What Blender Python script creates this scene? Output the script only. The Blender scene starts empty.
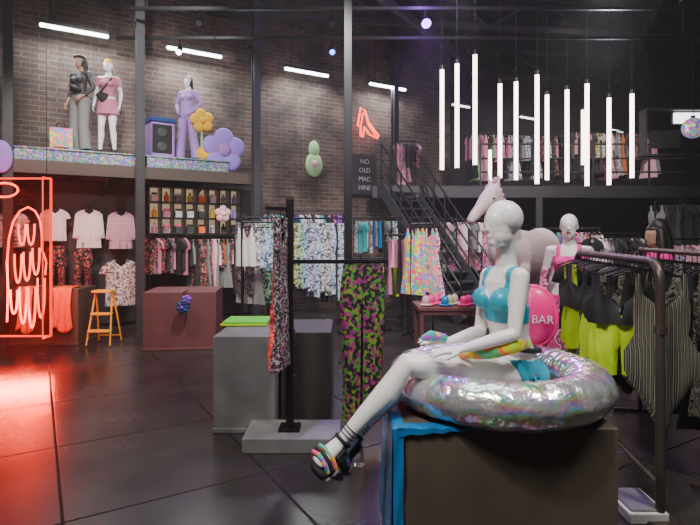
import bpy, math, random
from mathutils import Vector, Matrix, noise
random.seed(11)
F=520.0
V=Vector
def P(px,py,d): return V(((px-350)*d/F, d, 1.6-(py-235)*d/F))
def X(px,d): return (px-350)*d/F
U=V((0,0,1))
# ---------------------------------------------------------------- materials
def _bsdf(name):
    m=bpy.data.materials.new(name); m.use_nodes=True
    return m,m.node_tree,m.node_tree.nodes['Principled BSDF']
def mat(name,col,rough=.5,metal=0,es=0,ecol=None,trans=0,coat=0,alpha=1,var=0.0):
    m,nt,b=_bsdf(name)
    b.inputs['Base Color'].default_value=(*col,1)
    b.inputs['Roughness'].default_value=rough
    b.inputs['Metallic'].default_value=metal
    b.inputs['Coat Weight'].default_value=coat
    b.inputs['Transmission Weight'].default_value=trans
    b.inputs['Alpha'].default_value=alpha
    if es:
        b.inputs['Emission Color'].default_value=(*(ecol or col),1)
        b.inputs['Emission Strength'].default_value=es
    if var:
        tc=nt.nodes.new('ShaderNodeTexCoord'); n=nt.nodes.new('ShaderNodeTexNoise'); n.inputs['Scale'].default_value=5; n.inputs['Detail'].default_value=6
        r=nt.nodes.new('ShaderNodeValToRGB')
        r.color_ramp.elements[0].position=.3; r.color_ramp.elements[1].position=.7
        r.color_ramp.elements[0].color=(*[c*(1-var) for c in col],1)
        r.color_ramp.elements[1].color=(*[min(1,c*(1+var)) for c in col],1)
        nt.links.new(tc.outputs['Object'],n.inputs['Vector']); nt.links.new(n.outputs['Fac'],r.inputs['Fac']); nt.links.new(r.outputs['Color'],b.inputs['Base Color'])
    return m
def pat(name,kind,cols,scale=20,rough=.75,const=True,metal=0,es=0):
    m,nt,b=_bsdf(name); N=nt.nodes; L=nt.links
    tc=N.new('ShaderNodeTexCoord'); r=N.new('ShaderNodeValToRGB'); cr=r.color_ramp
    k=len(cols)
    while len(cr.elements)<k: cr.elements.new(.5)
    lo,hi=(.3,.7) if kind in('noise',) else (0.,1.)
    for i,c in enumerate(cols):
        e=cr.elements[i]; e.position=lo+(hi-lo)*(i/k if const else i/max(1,k-1)); e.color=(*c,1)
    if const: cr.interpolation='CONSTANT'
    if kind=='noise':
        t=N.new('ShaderNodeTexNoise'); t.inputs['Scale'].default_value=scale; t.inputs['Detail'].default_value=2; o=t.outputs['Fac']; iv=t.inputs['Vector']
    elif kind=='cell':
        t=N.new('ShaderNodeTexVoronoi'); t.inputs['Scale'].default_value=scale; iv=t.inputs['Vector']
        s=N.new('ShaderNodeSeparateColor'); L.new(t.outputs['Color'],s.inputs[0]); o=s.outputs[0]
    else:
        t=N.new('ShaderNodeTexWave'); t.inputs['Scale'].default_value=scale; t.inputs['Distortion'].default_value={'wave':1.5,'stripe':0,'zig':6,'stripeh':0}[kind]
        t.inputs['Detail'].default_value=0
        t.bands_direction='Z' if kind in('stripeh','zig') else ('DIAGONAL' if kind=='wave' else 'X')
        t.wave_profile='SAW' ; iv=t.inputs['Vector']; o=t.outputs['Fac']
    L.new(tc.outputs['Object'],iv); L.new(o,r.inputs['Fac']); L.new(r.outputs['Color'],b.inputs['Base Color'])
    b.inputs['Roughness'].default_value=rough; b.inputs['Metallic'].default_value=metal
    if es:
        L.new(r.outputs['Color'],b.inputs['Emission Color']); b.inputs['Emission Strength'].default_value=es
    return m
def holo(name):  # iridescent sheen is put into the base colour
    """opaque foil vinyl: rainbow bands that follow the surface orientation and wrinkles"""
    m,nt,b=_bsdf(name); N=nt.nodes; L=nt.links
    tc=N.new('ShaderNodeTexCoord'); sp=N.new('ShaderNodeSeparateXYZ')
    n=N.new('ShaderNodeTexNoise'); n.inputs['Scale'].default_value=7; n.inputs['Detail'].default_value=4; n.inputs['Roughness'].default_value=.6
    a=N.new('ShaderNodeMath'); a.operation='MULTIPLY'; a.inputs[1].default_value=1.3
    a2=N.new('ShaderNodeMath'); a2.operation='MULTIPLY_ADD'; a2.inputs[1].default_value=3.2
    fr=N.new('ShaderNodeMath'); fr.operation='FRACT'
    n2=N.new('ShaderNodeTexNoise'); n2.inputs['Scale'].default_value=10; n2.inputs['Detail'].default_value=3
    ms=N.new('ShaderNodeMapRange'); ms.inputs[1].default_value=.42; ms.inputs[2].default_value=.62; ms.inputs[3].default_value=.06; ms.inputs[4].default_value=.55
    c=N.new('ShaderNodeCombineColor'); c.mode='HSV'; c.inputs[2].default_value=.93
    L.new(tc.outputs['Normal'],sp.inputs[0]); L.new(tc.outputs['Object'],n.inputs['Vector']); L.new(tc.outputs['Object'],n2.inputs['Vector'])
    L.new(sp.outputs[2],a.inputs[0]); L.new(n.outputs['Fac'],a2.inputs[0]); L.new(a.outputs[0],a2.inputs[2]); L.new(a2.outputs[0],fr.inputs[0]); L.new(fr.outputs[0],c.inputs[0])
    L.new(n2.outputs['Fac'],ms.inputs[0]); L.new(ms.outputs[0],c.inputs[1]); L.new(c.outputs[0],b.inputs['Base Color'])
    b.inputs['Metallic'].default_value=.75; b.inputs['Roughness'].default_value=.22; b.inputs['Coat Weight'].default_value=.5; b.inputs['Coat Roughness'].default_value=.08
    bp=N.new('ShaderNodeBump'); bp.inputs['Strength'].default_value=.45; bp.inputs['Distance'].default_value=.02
    n3=N.new('ShaderNodeTexNoise'); n3.inputs['Scale'].default_value=20; L.new(tc.outputs['Object'],n3.inputs['Vector'])
    L.new(n3.outputs['Fac'],bp.inputs['Height']); L.new(bp.outputs[0],b.inputs['Normal'])
    return m
M={}
M['white']=mat('mannequin_white',(.88,.85,.82),.32,coat=.25)
M['cyan']=mat('cyan_swim',(.01,.40,.55),.35,var=.08)
M['black']=mat('black_metal',(.012,.012,.013),.4,metal=.3)
M['blackcloth']=mat('black_cloth',(.012,.012,.013),.7)
M['darkgrey']=mat('dark_grey',(.04,.038,.038),.5)
M['wallback']=mat('dimmed_back_wall',(.035,.03,.032),.8,var=.3)  # far walls darkened in the colour, where the light falls off
M['pipe']=mat('bronze_pipe',(.11,.085,.07),.38,metal=.6)
M['concrete']=mat('concrete',(.21,.205,.20),.75,var=.2)
M['plinthbrown']=mat('plinth_brown',(.11,.085,.06),.55,var=.12)
M['plinthdark']=mat('plinth_olive',(.065,.058,.045),.6,var=.1)
M['maroon']=mat('plinth_maroon',(.15,.05,.05),.5,var=.1)
M['blue']=mat('blue_vinyl',(.01,.20,.5),.25,coat=.4)
M['pink']=mat('hot_pink',(.95,.02,.24),.35,coat=.3)
M['pinkcloth']=mat('pink_cloth',(.9,.04,.33),.7)
M['magenta']=mat('magenta_cloth',(.6,.03,.25),.7)
M['teal']=mat('teal_cloth',(.02,.38,.38),.7)
M['violet']=mat('violet_cloth',(.22,.05,.42),.7)
M['palepink']=mat('pale_pink',(.78,.42,.48),.7)
M['horse']=mat('horse_pink_white',(.78,.60,.60),.4,var=.12)
M['yellow']=mat('neon_yellow',(.52,.76,.0),.6,var=.15)
M['green']=mat('neon_green',(.15,.8,.04),.6)
M['orange']=mat('orange_cloth',(.9,.14,.005),.7)
M['rust']=mat('rust_cloth',(.45,.12,.03),.7)
M['lilac']=mat('lilac',(.34,.22,.70),.6)
M['lilaccloth']=mat('lilac_cloth',(.38,.22,.55),.7)
M['rose']=mat('dusty_rose',(.52,.18,.28),.7)
M['gcloth']=mat('grey_cloth',(.20,.21,.20),.8)
M['navy']=mat('navy_cloth',(.02,.06,.22),.8)
M['wcloth']=mat('white_cloth',(.78,.75,.72),.8)
M['mint']=mat('mint',(.38,.64,.28),.6)
M['yflower']=mat('yellow_felt',(.85,.5,.01),.7)
M['hair']=mat('dark_hair',(.012,.009,.008),.45)
M['skin']=mat('skin',(.42,.24,.16),.5)
M['red']=mat('red_lips',(.6,.02,.03),.4)
M['clear']=mat('clear_acrylic',(.95,.95,1),.05,trans=1); M['clear'].node_tree.nodes['Principled BSDF'].inputs['IOR'].default_value=1.15
M['acrylglow']=mat('red_glow_acrylic',(1,.5,.42),.08,trans=1); M['acrylglow'].node_tree.nodes['Principled BSDF'].inputs['IOR'].default_value=1.12  # clear acrylic; the neon's red glow is put into its tint
M['edgeglow']=mat('glowing_acrylic_edge',(.7,.03,.03),.3,es=2.0,ecol=(1,.03,.01))  # acrylic edges made emissive to carry neon light, no lamp of their own
M['neon']=mat('neon_red',(1,.04,.02),.4,es=6,ecol=(1,.04,.008))
M['signtext']=mat('grey_text',(.4,.4,.4),.5)
M['tube']=mat('led_tube_warm',(1,.95,.95),.4,es=6.5,ecol=(1,.80,.70))
M['strip']=mat('strip_light',(1,1,1),.4,es=14,ecol=(.9,.95,1))
M['stripdim']=mat('strip_light_dim',(1,1,1),.4,es=3.5,ecol=(.9,.95,1))
M['purplelamp']=mat('purple_lamp',(.5,.1,1),.4,es=14,ecol=(.36,.04,1))
M['bluelamp']=mat('blue_lamp',(.2,.4,1),.4,es=8,ecol=(.1,.2,1))
M['whitelamp']=mat('white_lamp',(1,1,1),.4,es=14,ecol=(1,.9,.95))
M['warmback']=mat('warm_backlight',(.6,.5,.38),.6,es=.4,ecol=(1,.7,.42))
M['ceil']=mat('ceiling_black',(.024,.024,.026),.85,var=.4)
M['steel']=mat('roof_steel',(.042,.042,.045),.5,metal=.2)
M['holo']=holo('holographic_vinyl')
M['tinsel']=pat('rainbow_tinsel','cell',[(.25,.08,.6),(.02,.5,.2),(.5,.55,.55),(.03,.10,.6),(.55,.55,.05),(.55,.1,.45),(.02,.3,.12)],55,.3,metal=.3)
M['rainbow']=pat('rainbow_print','cell',[(.9,.1,.2),(.95,.45,.05),(.8,.85,.05),(.1,.75,.2),(.05,.4,.85),(.8,.1,.6)],22,.4)
M['neonbag']=pat('neon_bag','noise',[(.55,.85,.02),(.9,.75,.02),(.95,.3,.05),(.1,.6,.2),(.55,.85,.02)],9,.35)
M['zig']=pat('zigzag_print','cell',[(.01,.01,.01),(.07,.32,.03),(.42,.03,.18),(.02,.02,.02),(.22,.34,.02),(.26,.02,.18),(.01,.01,.01)],44,.6)
M['glit']=pat('glitter_floral','cell',[(.02,.02,.02),(.4,.38,.38),(.35,.05,.12),(.03,.03,.04),(.12,.10,.12),(.5,.46,.46),(.02,.02,.02)],80,.4)
M['tie1']=pat('tiedye_blue','noise',[(.55,.6,.72),(.05,.09,.2),(.65,.68,.76),(.15,.32,.5),(.75,.73,.75)],11,.7)
M['tie2']=pat('tiedye_lilac','noise',[(.38,.25,.5),(.68,.62,.68),(.10,.07,.16),(.5,.38,.55)],12,.7)
M['tie3']=pat('marble_grey','noise',[(.6,.6,.60),(.10,.10,.10),(.7,.68,.66),(.3,.34,.33)],12,.7)
M['tie4']=pat('tiedye_green','noise',[(.05,.3,.18),(.55,.68,.45),(.02,.07,.07),(.3,.55,.5)],11,.7)
M['yelp']=pat('yellow_print','noise',[(.6,.6,.05),(.1,.1,.03),(.7,.65,.4),(.35,.4,.02)],13,.7)
M['flor1']=pat('dark_floral','cell',[(.02,.02,.02),(.03,.03,.03),(.35,.03,.06),(.02,.02,.02),(.4,.2,.12)],40,.8)
M['flor2']=pat('white_floral','cell',[(.7,.68,.64),(.7,.68,.64),(.3,.25,.25),(.65,.63,.6),(.1,.1,.1)],40,.8)
M['plaid']=pat('pink_plaid','stripeh',[(.55,.36,.40),(.3,.16,.22),(.65,.46,.50)],9,.8)
M['strb']=pat('brown_stripe','stripe',[(.26,.24,.18),(.03,.03,.03),(.16,.15,.10),(.02,.02,.02)],16,.45)
M['snake']=pat('snake_print','noise',[(.02,.02,.02),(.26,.24,.17),(.05,.05,.04),(.34,.31,.24),(.02,.02,.02)],26,.45)
M['multi']=pat('neon_multi','noise',[(.95,.04,.35),(.9,.35,.02),(.02,.5,.35),(.45,.04,.7),(.85,.6,.04)],13,.6)
M['pinkprint']=pat('pink_print','noise',[(.75,.08,.32),(.85,.5,.58),(.35,.03,.16),(.7,.25,.42)],13,.7)
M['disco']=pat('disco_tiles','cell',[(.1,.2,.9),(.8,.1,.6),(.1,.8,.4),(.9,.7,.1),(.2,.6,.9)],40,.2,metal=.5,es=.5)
# ---------------------------------------------------------------- mesh builder
class MB:
    def __init__(s): s.v=[];s.f=[];s.m=[];s.mats=[]
    def mi(s,m):
        if isinstance(m,str): m=M[m]
        if m not in s.mats: s.mats.append(m)
        return s.mats.index(m)
    def add(s,vs,fs,m):
        o=len(s.v); i=s.mi(m)
        s.v+= [tuple(v) for v in vs]; s.f+=[tuple(a+o for a in f) for f in fs]; s.m+=[i]*len(fs)
    def box(s,c,size,m,ang=0,R=None):
        c=V(c); hx,hy,hz=[a/2 for a in size]; R=R or Matrix.Rotation(ang,3,'Z')
        vs=[c+R@V((x*hx,y*hy,z*hz)) for x in(-1,1) for y in(-1,1) for z in(-1,1)]
        s.add(vs,[(0,1,3,2),(4,6,7,5),(0,4,5,1),(2,3,7,6),(0,2,6,4),(1,5,7,3)],m)
    def beam(s,a,b,w,h,m):
        a=V(a);b=V(b);t=(b-a);L=t.length;t.normalize()
        sd=t.cross(U)
        if sd.length<.01: sd=V((1,0,0))
        sd.normalize(); up=sd.cross(t)
        R=Matrix((t,sd,up)).transposed()
        s.box((a+b)/2,(L,w,h),m,R=R)
    def rings(s,rs,m,cap=True,closed=False):
        n=len(rs[0]); vs=[p for r in rs for p in r]; fs=[]
        K=len(rs)
        for i in range(K if closed else K-1):
            j=(i+1)%K
            for k in range(n):
                k2=(k+1)%n; fs.append((i*n+k,i*n+k2,j*n+k2,j*n+k))
        if cap and not closed:
            fs.append(tuple(range(n-1,-1,-1))); fs.append(tuple((K-1)*n+k for k in range(n)))
        s.add(vs,fs,m)
    def limb(s,pts,m,side=V((0,1,0)),n=16,round_=True):
        pts=[(V(p),a,b) for p,a,b in pts]
        T=[]
        for i in range(len(pts)):
            a=pts[max(0,i-1)][0]; b=pts[min(len(pts)-1,i+1)][0]; t=(b-a); T.append(t.normalized())
        L=[]
        if round_:
            for q,sc in((.95,.3),(.75,.66),(.4,.92)):
                p,a,b=pts[0]; L.append((p-T[0]*min(a,b)*q,a*sc,b*sc,T[0]))
        for (p,a,b),t in zip(pts,T): L.append((p,a,b,t))
        if round_:
            for q,sc in((.4,.92),(.75,.66),(.95,.3)):
                p,a,b=pts[-1]; L.append((p+T[-1]*min(a,b)*q,a*sc,b*sc,T[-1]))
        rs=[]
        for p,a,b,t in L:
            A=side-t*side.dot(t)
            if A.length<.05: A=t.orthogonal()
            A.normalize(); B=t.cross(A)
            rs.append([p+A*a*math.cos(2*math.pi*k/n)+B*b*math.sin(2*math.pi*k/n) for k in range(n)])
        s.rings(rs,m)
    def cyl(s,a,b,r,m,r2=None,n=12): s.limb([(a,r,r),(b,r2 or r,r2 or r)],m,n=n,round_=False)
    def tube(s,pts,r,m,n=8,closed=False):
        pts=[V(p) for p in pts]; K=len(pts); rs=[]; A=None
        for i in range(K):
            a=pts[(i-1)%K] if closed else pts[max(0,i-1)]
            b=pts[(i+1)%K] if closed else pts[min(K-1,i+1)]
            t=(b-a).normalized()
            if A is None: A=t.orthogonal()
            A=A-t*A.dot(t)
            if A.length<1e-4: A=t.orthogonal()
            A.normalize(); B=t.cross(A)
            rs.append([pts[i]+(A*math.cos(2*math.pi*k/n)+B*math.sin(2*math.pi*k/n))*r for k in range(n)])
        s.rings(rs,m,closed=closed)
    def ell(s,c,r,m,R=None,nu=16,nv=10):
        c=V(c); rs=[]
        R=R or Matrix.Identity(3)
        for i in range(nv+1):
            th=math.pi*(i+.02)/(nv+.04); z=math.cos(th); q=math.sin(th)
            rs.append([c+R@V((r[0]*q*math.cos(2*math.pi*k/nu),r[1]*q*math.sin(2*math.pi*k/nu),r[2]*z)) for k in range(nu)])
        s.rings(rs,m)
    def grid(s,fn,nu,nv,m,thick=None):
        vs=[fn(i/nu,j/nv) for j in range(nv+1) for i in range(nu+1)]
        fs=[(j*(nu+1)+i,j*(nu+1)+i+1,(j+1)*(nu+1)+i+1,(j+1)*(nu+1)+i) for j in range(nv) for i in range(nu)]
        s.add(vs,fs,m)
    def text(s,txt,size,pos,xa,ya,m,ext=.004):
        c=bpy.data.curves.new('t','FONT'); c.body=txt; c.size=size; c.extrude=ext; c.align_x='CENTER'; c.align_y='CENTER'
        o=bpy.data.objects.new('t',c); bpy.context.collection.objects.link(o)
        dg=bpy.context.evaluated_depsgraph_get(); me=bpy.data.meshes.new_from_object(o.evaluated_get(dg))
        xa=V(xa);ya=V(ya);za=xa.cross(ya)
        s.add([V(pos)+xa*v.co.x+ya*v.co.y+za*v.co.z for v in me.vertices],[tuple(p.vertices) for p in me.polygons],m)
        bpy.data.objects.remove(o); bpy.data.meshes.remove(me)
    def obj(s,name,ang=35,bevel=0,subs=0,center=True):
        o3=V((0,0,0))
        if center and s.v:
            o3=V((sum((min(v[i] for v in s.v),max(v[i] for v in s.v)))/2 for i in range(3)))
        me=bpy.data.meshes.new(name); me.from_pydata([(v[0]-o3.x,v[1]-o3.y,v[2]-o3.z) for v in s.v],[],s.f)
        for m in s.mats: me.materials.append(m)
        me.polygons.foreach_set('material_index',s.m)
        me.polygons.foreach_set('use_smooth',[True]*len(me.polygons))
        me.update(); me.validate()
        try: me.set_sharp_from_angle(angle=math.radians(ang))
        except Exception: pass
        o=bpy.data.objects.new(name,me); bpy.context.collection.objects.link(o); o.location=o3
        if bevel:
            b=o.modifiers.new('bevel','BEVEL'); b.width=bevel; b.segments=2; b.limit_method='ANGLE'
        return o
def remesh(src,voxel,classify,dst=None,smooth=4,off=.004,mats=()):
    """union closed parts into one continuous surface; classify(center)->index in mats"""
    o=src.obj('tmp',center=False)
    r=o.modifiers.new('r','REMESH'); r.mode='VOXEL'; r.voxel_size=voxel
    sm=o.modifiers.new('s','SMOOTH'); sm.iterations=smooth; sm.factor=.5
    dg=bpy.context.evaluated_depsgraph_get(); dg.update()
    me=bpy.data.meshes.new_from_object(o.evaluated_get(dg))
    co=[v.co.copy() for v in me.vertices]; no=[v.normal.copy() for v in me.vertices]
    fs=[tuple(p.vertices) for p in me.polygons]; ce=[p.center.copy() for p in me.polygons]
    cl=[classify(c) for c in ce]
    mn=[9]*len(co)
    for f,k in zip(fs,cl):
        for a in f: mn[a]=min(mn[a],k)
    co=[c+n*(off if k>0 else 0) for c,n,k in zip(co,no,mn)]
    dst=dst or MB()
    base=len(dst.v); dst.v+=[tuple(c) for c in co]
    ids=[dst.mi(m) for m in mats]
    for f,k in zip(fs,cl):
        dst.f.append(tuple(a+base for a in f)); dst.m.append(ids[k])
    bpy.data.objects.remove(o); bpy.data.meshes.remove(me)
    return dst
def lerp(a,b,t): return a+(b-a)*t
def frame(f,u=U):
    f=f.normalized(); l=u.cross(f).normalized(); u2=f.cross(l); return Matrix((f,l,u2)).transposed()
def head(mb,c,fwd,s=1,up=U,face=True):
    R=frame(fwd,up)
    def e(p,r): mb.ell(c+R@(V(p)*s),tuple(a*s for a in r),'white',R,20,14)
    e((-.016,0,.028),(.097,.077,.088)); e((.018,0,-.018),(.068,.062,.09)); e((.042,0,-.084),(.035,.034,.03))
    e((.02,.033,-.055),(.05,.026,.045)); e((.02,-.033,-.055),(.05,.026,.045)); e((.03,0,.012),(.06,.062,.07))
    if face:
        mb.limb([(c+R@(V((.082,0,.012))*s),.007*s,.006*s),(c+R@(V((.088,0,-.008))*s),.009*s,.009*s),(c+R@(V((.095,0,-.026))*s),.012*s,.010*s)],'white',R@V((0,1,0)),10)
        e((.077,0,-.054),(.010,.02,.006)); e((.075,0,-.064),(.010,.018,.006))
        e((-.012,.075,-.006),(.016,.007,.027)); e((-.012,-.075,-.006),(.016,.007,.027))
    else:
        mb.limb([(c+R@(V((.078,0,.018))*s),.010*s,.008*s),(c+R@(V((.083,0,-.008))*s),.013*s,.010*s),(c+R@(V((.087,0,-.026))*s),.014*s,.010*s)],'white',R@V((0,1,0)),10)
        e((.070,0,-.058),(.013,.022,.014))
def hand(mb,w,d,n,s=1,ts=1,curl=.35,simple=False):
    d=d.normalized(); n=(n-d*n.dot(d)).normalized(); sd=d.cross(n)
    mb.limb([(w,.023*s,.019*s),(w+d*.035*s,.034*s,.015*s),(w+d*.085*s,.037*s,.012*s)],'white',sd,14)
    for i,(o,l) in enumerate(((-.031,.054),(-.0105,.07),(.0105,.075),(.031,.066))):
        p=w+d*.083*s+sd*o*s*-ts; dd=(d+sd*o*-ts*2.2).normalized(); pts=[(p,.0085*s,.0085*s)]; a=0
        for q,rr in((.45,.0082),(.3,.0075),(.25,.006)):
            a+=curl*(1 if i else 1.2); v=(dd*math.cos(a)+n*math.sin(a)); p=p+v*l*q*s; pts.append((p,rr*s,rr*s))
        mb.limb(pts,'white',sd,10)
    p=w+d*.022*s+sd*.026*s*-ts; pts=[(p,.013*s,.013*s)]
    v=(d*.75-sd*ts*.6+n*.25).normalized(); p=p+v*.04*s; pts.append((p,.0105*s,.0105*s)); v=(d*.95-sd*ts*.2+n*.35).normalized(); p=p+v*.032*s; pts.append((p,.008*s,.008*s))
    mb.limb(pts,'white',sd,10)
def body(mb,J,s=1.0,face=True):
    S=J['S'];Fw=J['F'];pel,wa,ch,nk,hd=J['pel'],J['wa'],J['ch'],J['nk'],J['hd']
    up=(wa-pel).normalized()
    hb=hd-U*.05*s-J['HF']*.02*s
    T=[(pel-up*.085*s,.10,.08),(pel-up*.02*s,.158,.105),(lerp(pel,wa,.35),.155,.105),(lerp(pel,wa,.7),.128,.092),(wa,.112,.082),(lerp(wa,ch,.45),.12,.088),(ch,.135,.095),(lerp(ch,nk,.45),.14,.085),(lerp(ch,nk,.78),.105,.062),(nk,.058,.053),(lerp(nk,hb,.5),.048,.05),(hb,.046,.05)]
    mb.limb([(p,a*s,b*s) for p,a,b in T],'white',S,22)
    for sg in(1,-1):
        mb.ell(ch+Fw*.075*s+S*sg*.065*s-up*.005,(.056*s,.056*s,.054*s),'white')
        mb.ell(pel-Fw*.055*s+S*sg*.075*s-up*.03*s,(.082*s,.085*s,.085*s),'white')
    for i in(0,1):
        sh,el,wr=J['sh'][i],J['el'][i],J['wr'][i]
        mb.limb([(lerp(ch,nk,.72),.05*s,.045*s),(sh,.048*s,.046*s)],'white',Fw,14)
        mb.limb([(sh,.046*s,.046*s),(lerp(sh,el,.35),.043*s,.042*s),(lerp(sh,el,.8),.035*s,.035*s),(el,.034*s,.034*s),(lerp(el,wr,.25),.036*s,.034*s),(lerp(el,wr,.7),.028*s,.026*s),(wr,.022*s,.02*s)],'white',S,14)
        hd_=J['hdir'][i] if J.get('hdir') else (wr-el)
        hand(mb,wr,hd_,J['hn'][i] if J.get('hn') else -S*(1 if i==0 else -1),s,J['ts'][i] if J.get('ts') else (1 if i==0 else -1),J.get('curl',.35))
        h,k,a,t=J['hip'][i],J['kn'][i],J['an'][i],J['toe'][i]
        back=((h-k).normalized()+(a-k).normalized()); 
        back=back.normalized() if back.length>.15 else -Fw
        mb.limb([(h,.090*s,.090*s),(lerp(h,k,.3),.087*s,.085*s),(lerp(h,k,.75),.067*s,.065*s),(k-back*.004,.056*s,.055*s),(lerp(k,a,.15)+back*.008*s,.053*s,.053*s),(lerp(k,a,.33)+back*.016*s,.057*s,.057*s),(lerp(k,a,.65)+back*.004*s,.043*s,.043*s),(a,.031*s,.031*s)],'white',S,18)
        d=(t-a); dn=d.normalized(); sl=(a-k).normalized()
        heel=a+sl*.045*s-dn*.028*s
        mb.limb([(heel,.03*s,.028*s),(lerp(heel,t,.35),.034*s,.028*s),(lerp(heel,t,.72),.042*s,.02*s),(t,.034*s,.013*s)],'white',dn.cross(sl),14)
        mb.limb([(a,.031*s,.031*s),(lerp(a,t,.55),.036*s,.022*s)],'white',dn.cross(sl),12)
    head(mb,hd,J['HF'],s*1.03,face=face)
def standJ(base,yaw,H,armL=None,armR=None,stance=.09,HFyaw=0):
    f=V((math.cos(yaw),math.sin(yaw),0)); l=V((-f.y,f.x,0)); s=H/1.75
    T=lambda a,b,c: V(base)+ (f*a+l*b+U*c)*s
    J=dict(F=f,S=l,pel=T(0,0,.96),wa=T(.01,0,1.12),ch=T(0,0,1.30),nk=T(-.02,0,1.475),hd=T(.01,0,1.635))
    J['HF']=V((math.cos(yaw+HFyaw),math.sin(yaw+HFyaw),0))
    J['sh']=[T(-.01,.165,1.41),T(-.01,-.165,1.41)]
    aL=armL or [(-.03,.22,1.14),(.06,.23,.90)]; aR=armR or [(-.03,.22,1.14),(.06,.23,.90)]
    J['el']=[T(*aL[0]),T(aR[0][0],-aR[0][1],aR[0][2])]; J['wr']=[T(*aL[1]),T(aR[1][0],-aR[1][1],aR[1][2])]
    J['hip']=[T(0,.085,.92),T(0,-.085,.92)]; J['kn']=[T(.02,stance,.5),T(.03,-stance-.02,.5)]
    J['an']=[T(-.02,stance+.02,.09),T(0,-stance-.05,.09)]; J['toe']=[T(.13,stance+.04,.025),T(.14,-stance-.08,.025)]
    J['T']=T;J['s']=s;J['base']=V(base)
    return J
def sd(p,a,b):
    ab=b-a; t=max(0,min(1,(p-a).dot(ab)/ab.length_squared)); return (p-a-ab*t).length
def isarm(J,c,r=.05):
    s=J.get('s',1)
    for i in(0,1):
        if sd(c,lerp(J['sh'][i],J['el'][i],.12),J['el'][i])<r*s or sd(c,J['el'][i],J['wr'][i]+ (J['wr'][i]-J['el'][i])*.5)<r*s: return True
    return False
# ---------------------------------------------------------------- garments
TEE=[(0,.06,.1),(-.02,.08,.15),(-.05,.05,.2),(-.09,0,.24),(-.18,0,.27),(-.2,0,.19),(-.4,0,.19),(-.62,0,.2)]
TANK=[(0,.09,.12),(-.12,.07,.12),(-.18,0,.15),(-.35,0,.16),(-.55,0,.17)]
PANTS=[(0,0,.15),(-.2,0,.18),(-.26,.008,.18),(-.6,.03,.16),(-1.0,.04,.17)]
LEGG=[(0,0,.14),(-.2,0,.165),(-.26,.004,.165),(-.6,.01,.15),(-.95,.012,.14),(-1.15,.014,.15)]
SWIM=[(0,.09,.11),(-.15,.08,.11),(-.22,0,.14),(-.42,0,.115),(-.54,0,.15),(-.6,0,.12),(-.67,0,.05),(-.71,0,.035)]
BRA=[(0,.09,.1),(-.1,.08,.1),(-.15,.02,.15),(-.22,0,.15),(-.25,0,.14)]
BRIEF=[(0,0,.16),(-.07,0,.165),(-.15,0,.09),(-.24,0,.04)]
BODY=[(0,.12,.15),(-.10,.11,.16),(-.16,0,.19),(-.30,0,.175),(-.44,0,.21),(-.52,0,.2),(-.62,0,.12),(-.70,0,.05),(-.74,0,.035)]
DRESS=[(0,.08,.11),(-.1,.07,.13),(-.18,0,.16),(-.4,0,.13),(-.7,0,.18),(-1.05,0,.24)]
SLEEVE=[(0,.06,.1),(-.03,.07,.17),(-.08,0,.22),(-.3,0,.24),(-.5,0,.26),(-.52,0,.19),(-.68,0,.2)]
def garm(mb,top,u,n,prof,m,sc=1,bulge=.03,fold=.012,K=5,seed=None):
    ph=random.random()*6
    lv=[]
    for i in range(len(prof)-1):
        a,b=prof[i],prof[i+1]; lv.append(a)
        if abs(a[0]-b[0])>.15: 
            for q in (.33,.66): lv.append(tuple(lerp(a[k],b[k],q) for k in range(3)))
    lv.append(prof[-1]); H=-prof[-1][0]
    for sg in(1,-1):
        for sx in(1,-1):
            vs=[];fs=[]
            for z,i,o in lv:
                g=-z/H
                for k in range(K+1):
                    w=lerp(i,o,k/K); q=w/max(o,.001)
                    if i>.005: q2=abs(2*k/K-1)
                    else: q2=q
                    d=sg*bulge*math.sqrt(max(0,1-q2*q2))*(.6+.6*g)+fold*(.3+g)*math.sin(w*sx*60+ph+z*3)
                    vs.append(top+(u*(w*sx)+n*d+U*z)*sc)
            W=K+1
            for r in range(len(lv)-1):
                for k in range(K): fs.append((r*W+k,r*W+k+1,(r+1)*W+k+1,(r+1)*W+k))
            mb.add(vs,fs,m)
def hanger(mb,rail,u,w=.18,m='black'):
    c=rail-U*.07
    mb.tube([rail+U*.012+u*.014,rail+U*.022,rail+U*.01-u*.014,rail-U*.03,c],.0035,m,4)
    mb.tube([c-u*w-U*.05,c-u*w*.5-U*.015,c,c+u*w*.5-U*.015,c+u*w-U*.05],.007,m,4)
def rack(name,a,b,z,n,profs,mats,sc=(.9,1.05),yaw=0,posts=True,tilt=.25,r=.014,post_m='black',zb=0,ends=None):
    mb=MB(); a=V((a[0],a[1],z)); b=V((b[0],b[1],z)); d=(b-a).normalized(); pd=V((d.y,-d.x,0))
    mb.tube([a,b],r,post_m,8)
    if posts:
        for e,sg in((a,-1),(b,1)):
            mb.tube([e,V((e.x,e.y,zb+.03))],r,post_m,8)
            mb.beam(V((e.x,e.y,zb+.015))-pd*.22,V((e.x,e.y,zb+.015))+pd*.22,.03,.03,post_m)
    for i in range(n):
        p=lerp(a,b,(i+.5+random.uniform(-.2,.2))/n); an=yaw+random.uniform(-tilt,tilt)
        u=(pd*math.cos(an)+d*math.sin(an)); nn=(d*math.cos(an)-pd*math.sin(an))
        if nn.y>0: nn=-nn
        hanger(mb,p,u)
        garm(mb,p-U*.075,u,nn,random.choice(profs),random.choice(mats),random.uniform(*sc),bulge=random.uniform(.02,.04))
    return mb.obj(name,60)
# ================================================================= ROOM
WA=math.atan2(.515,.857)
WD=V((math.cos(WA),math.sin(WA),0)); WN=V((WD.y,-WD.x,0)); W0=V((-5.72,8.5,0))
def WP(t,off,z): return W0+WD*t+WN*off+U*z
def TP(px,off=0):
    b=W0+WN*off; r=(px-350)/F; return (r*b.y-b.x)/(WD.x-r*WD.y)
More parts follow.
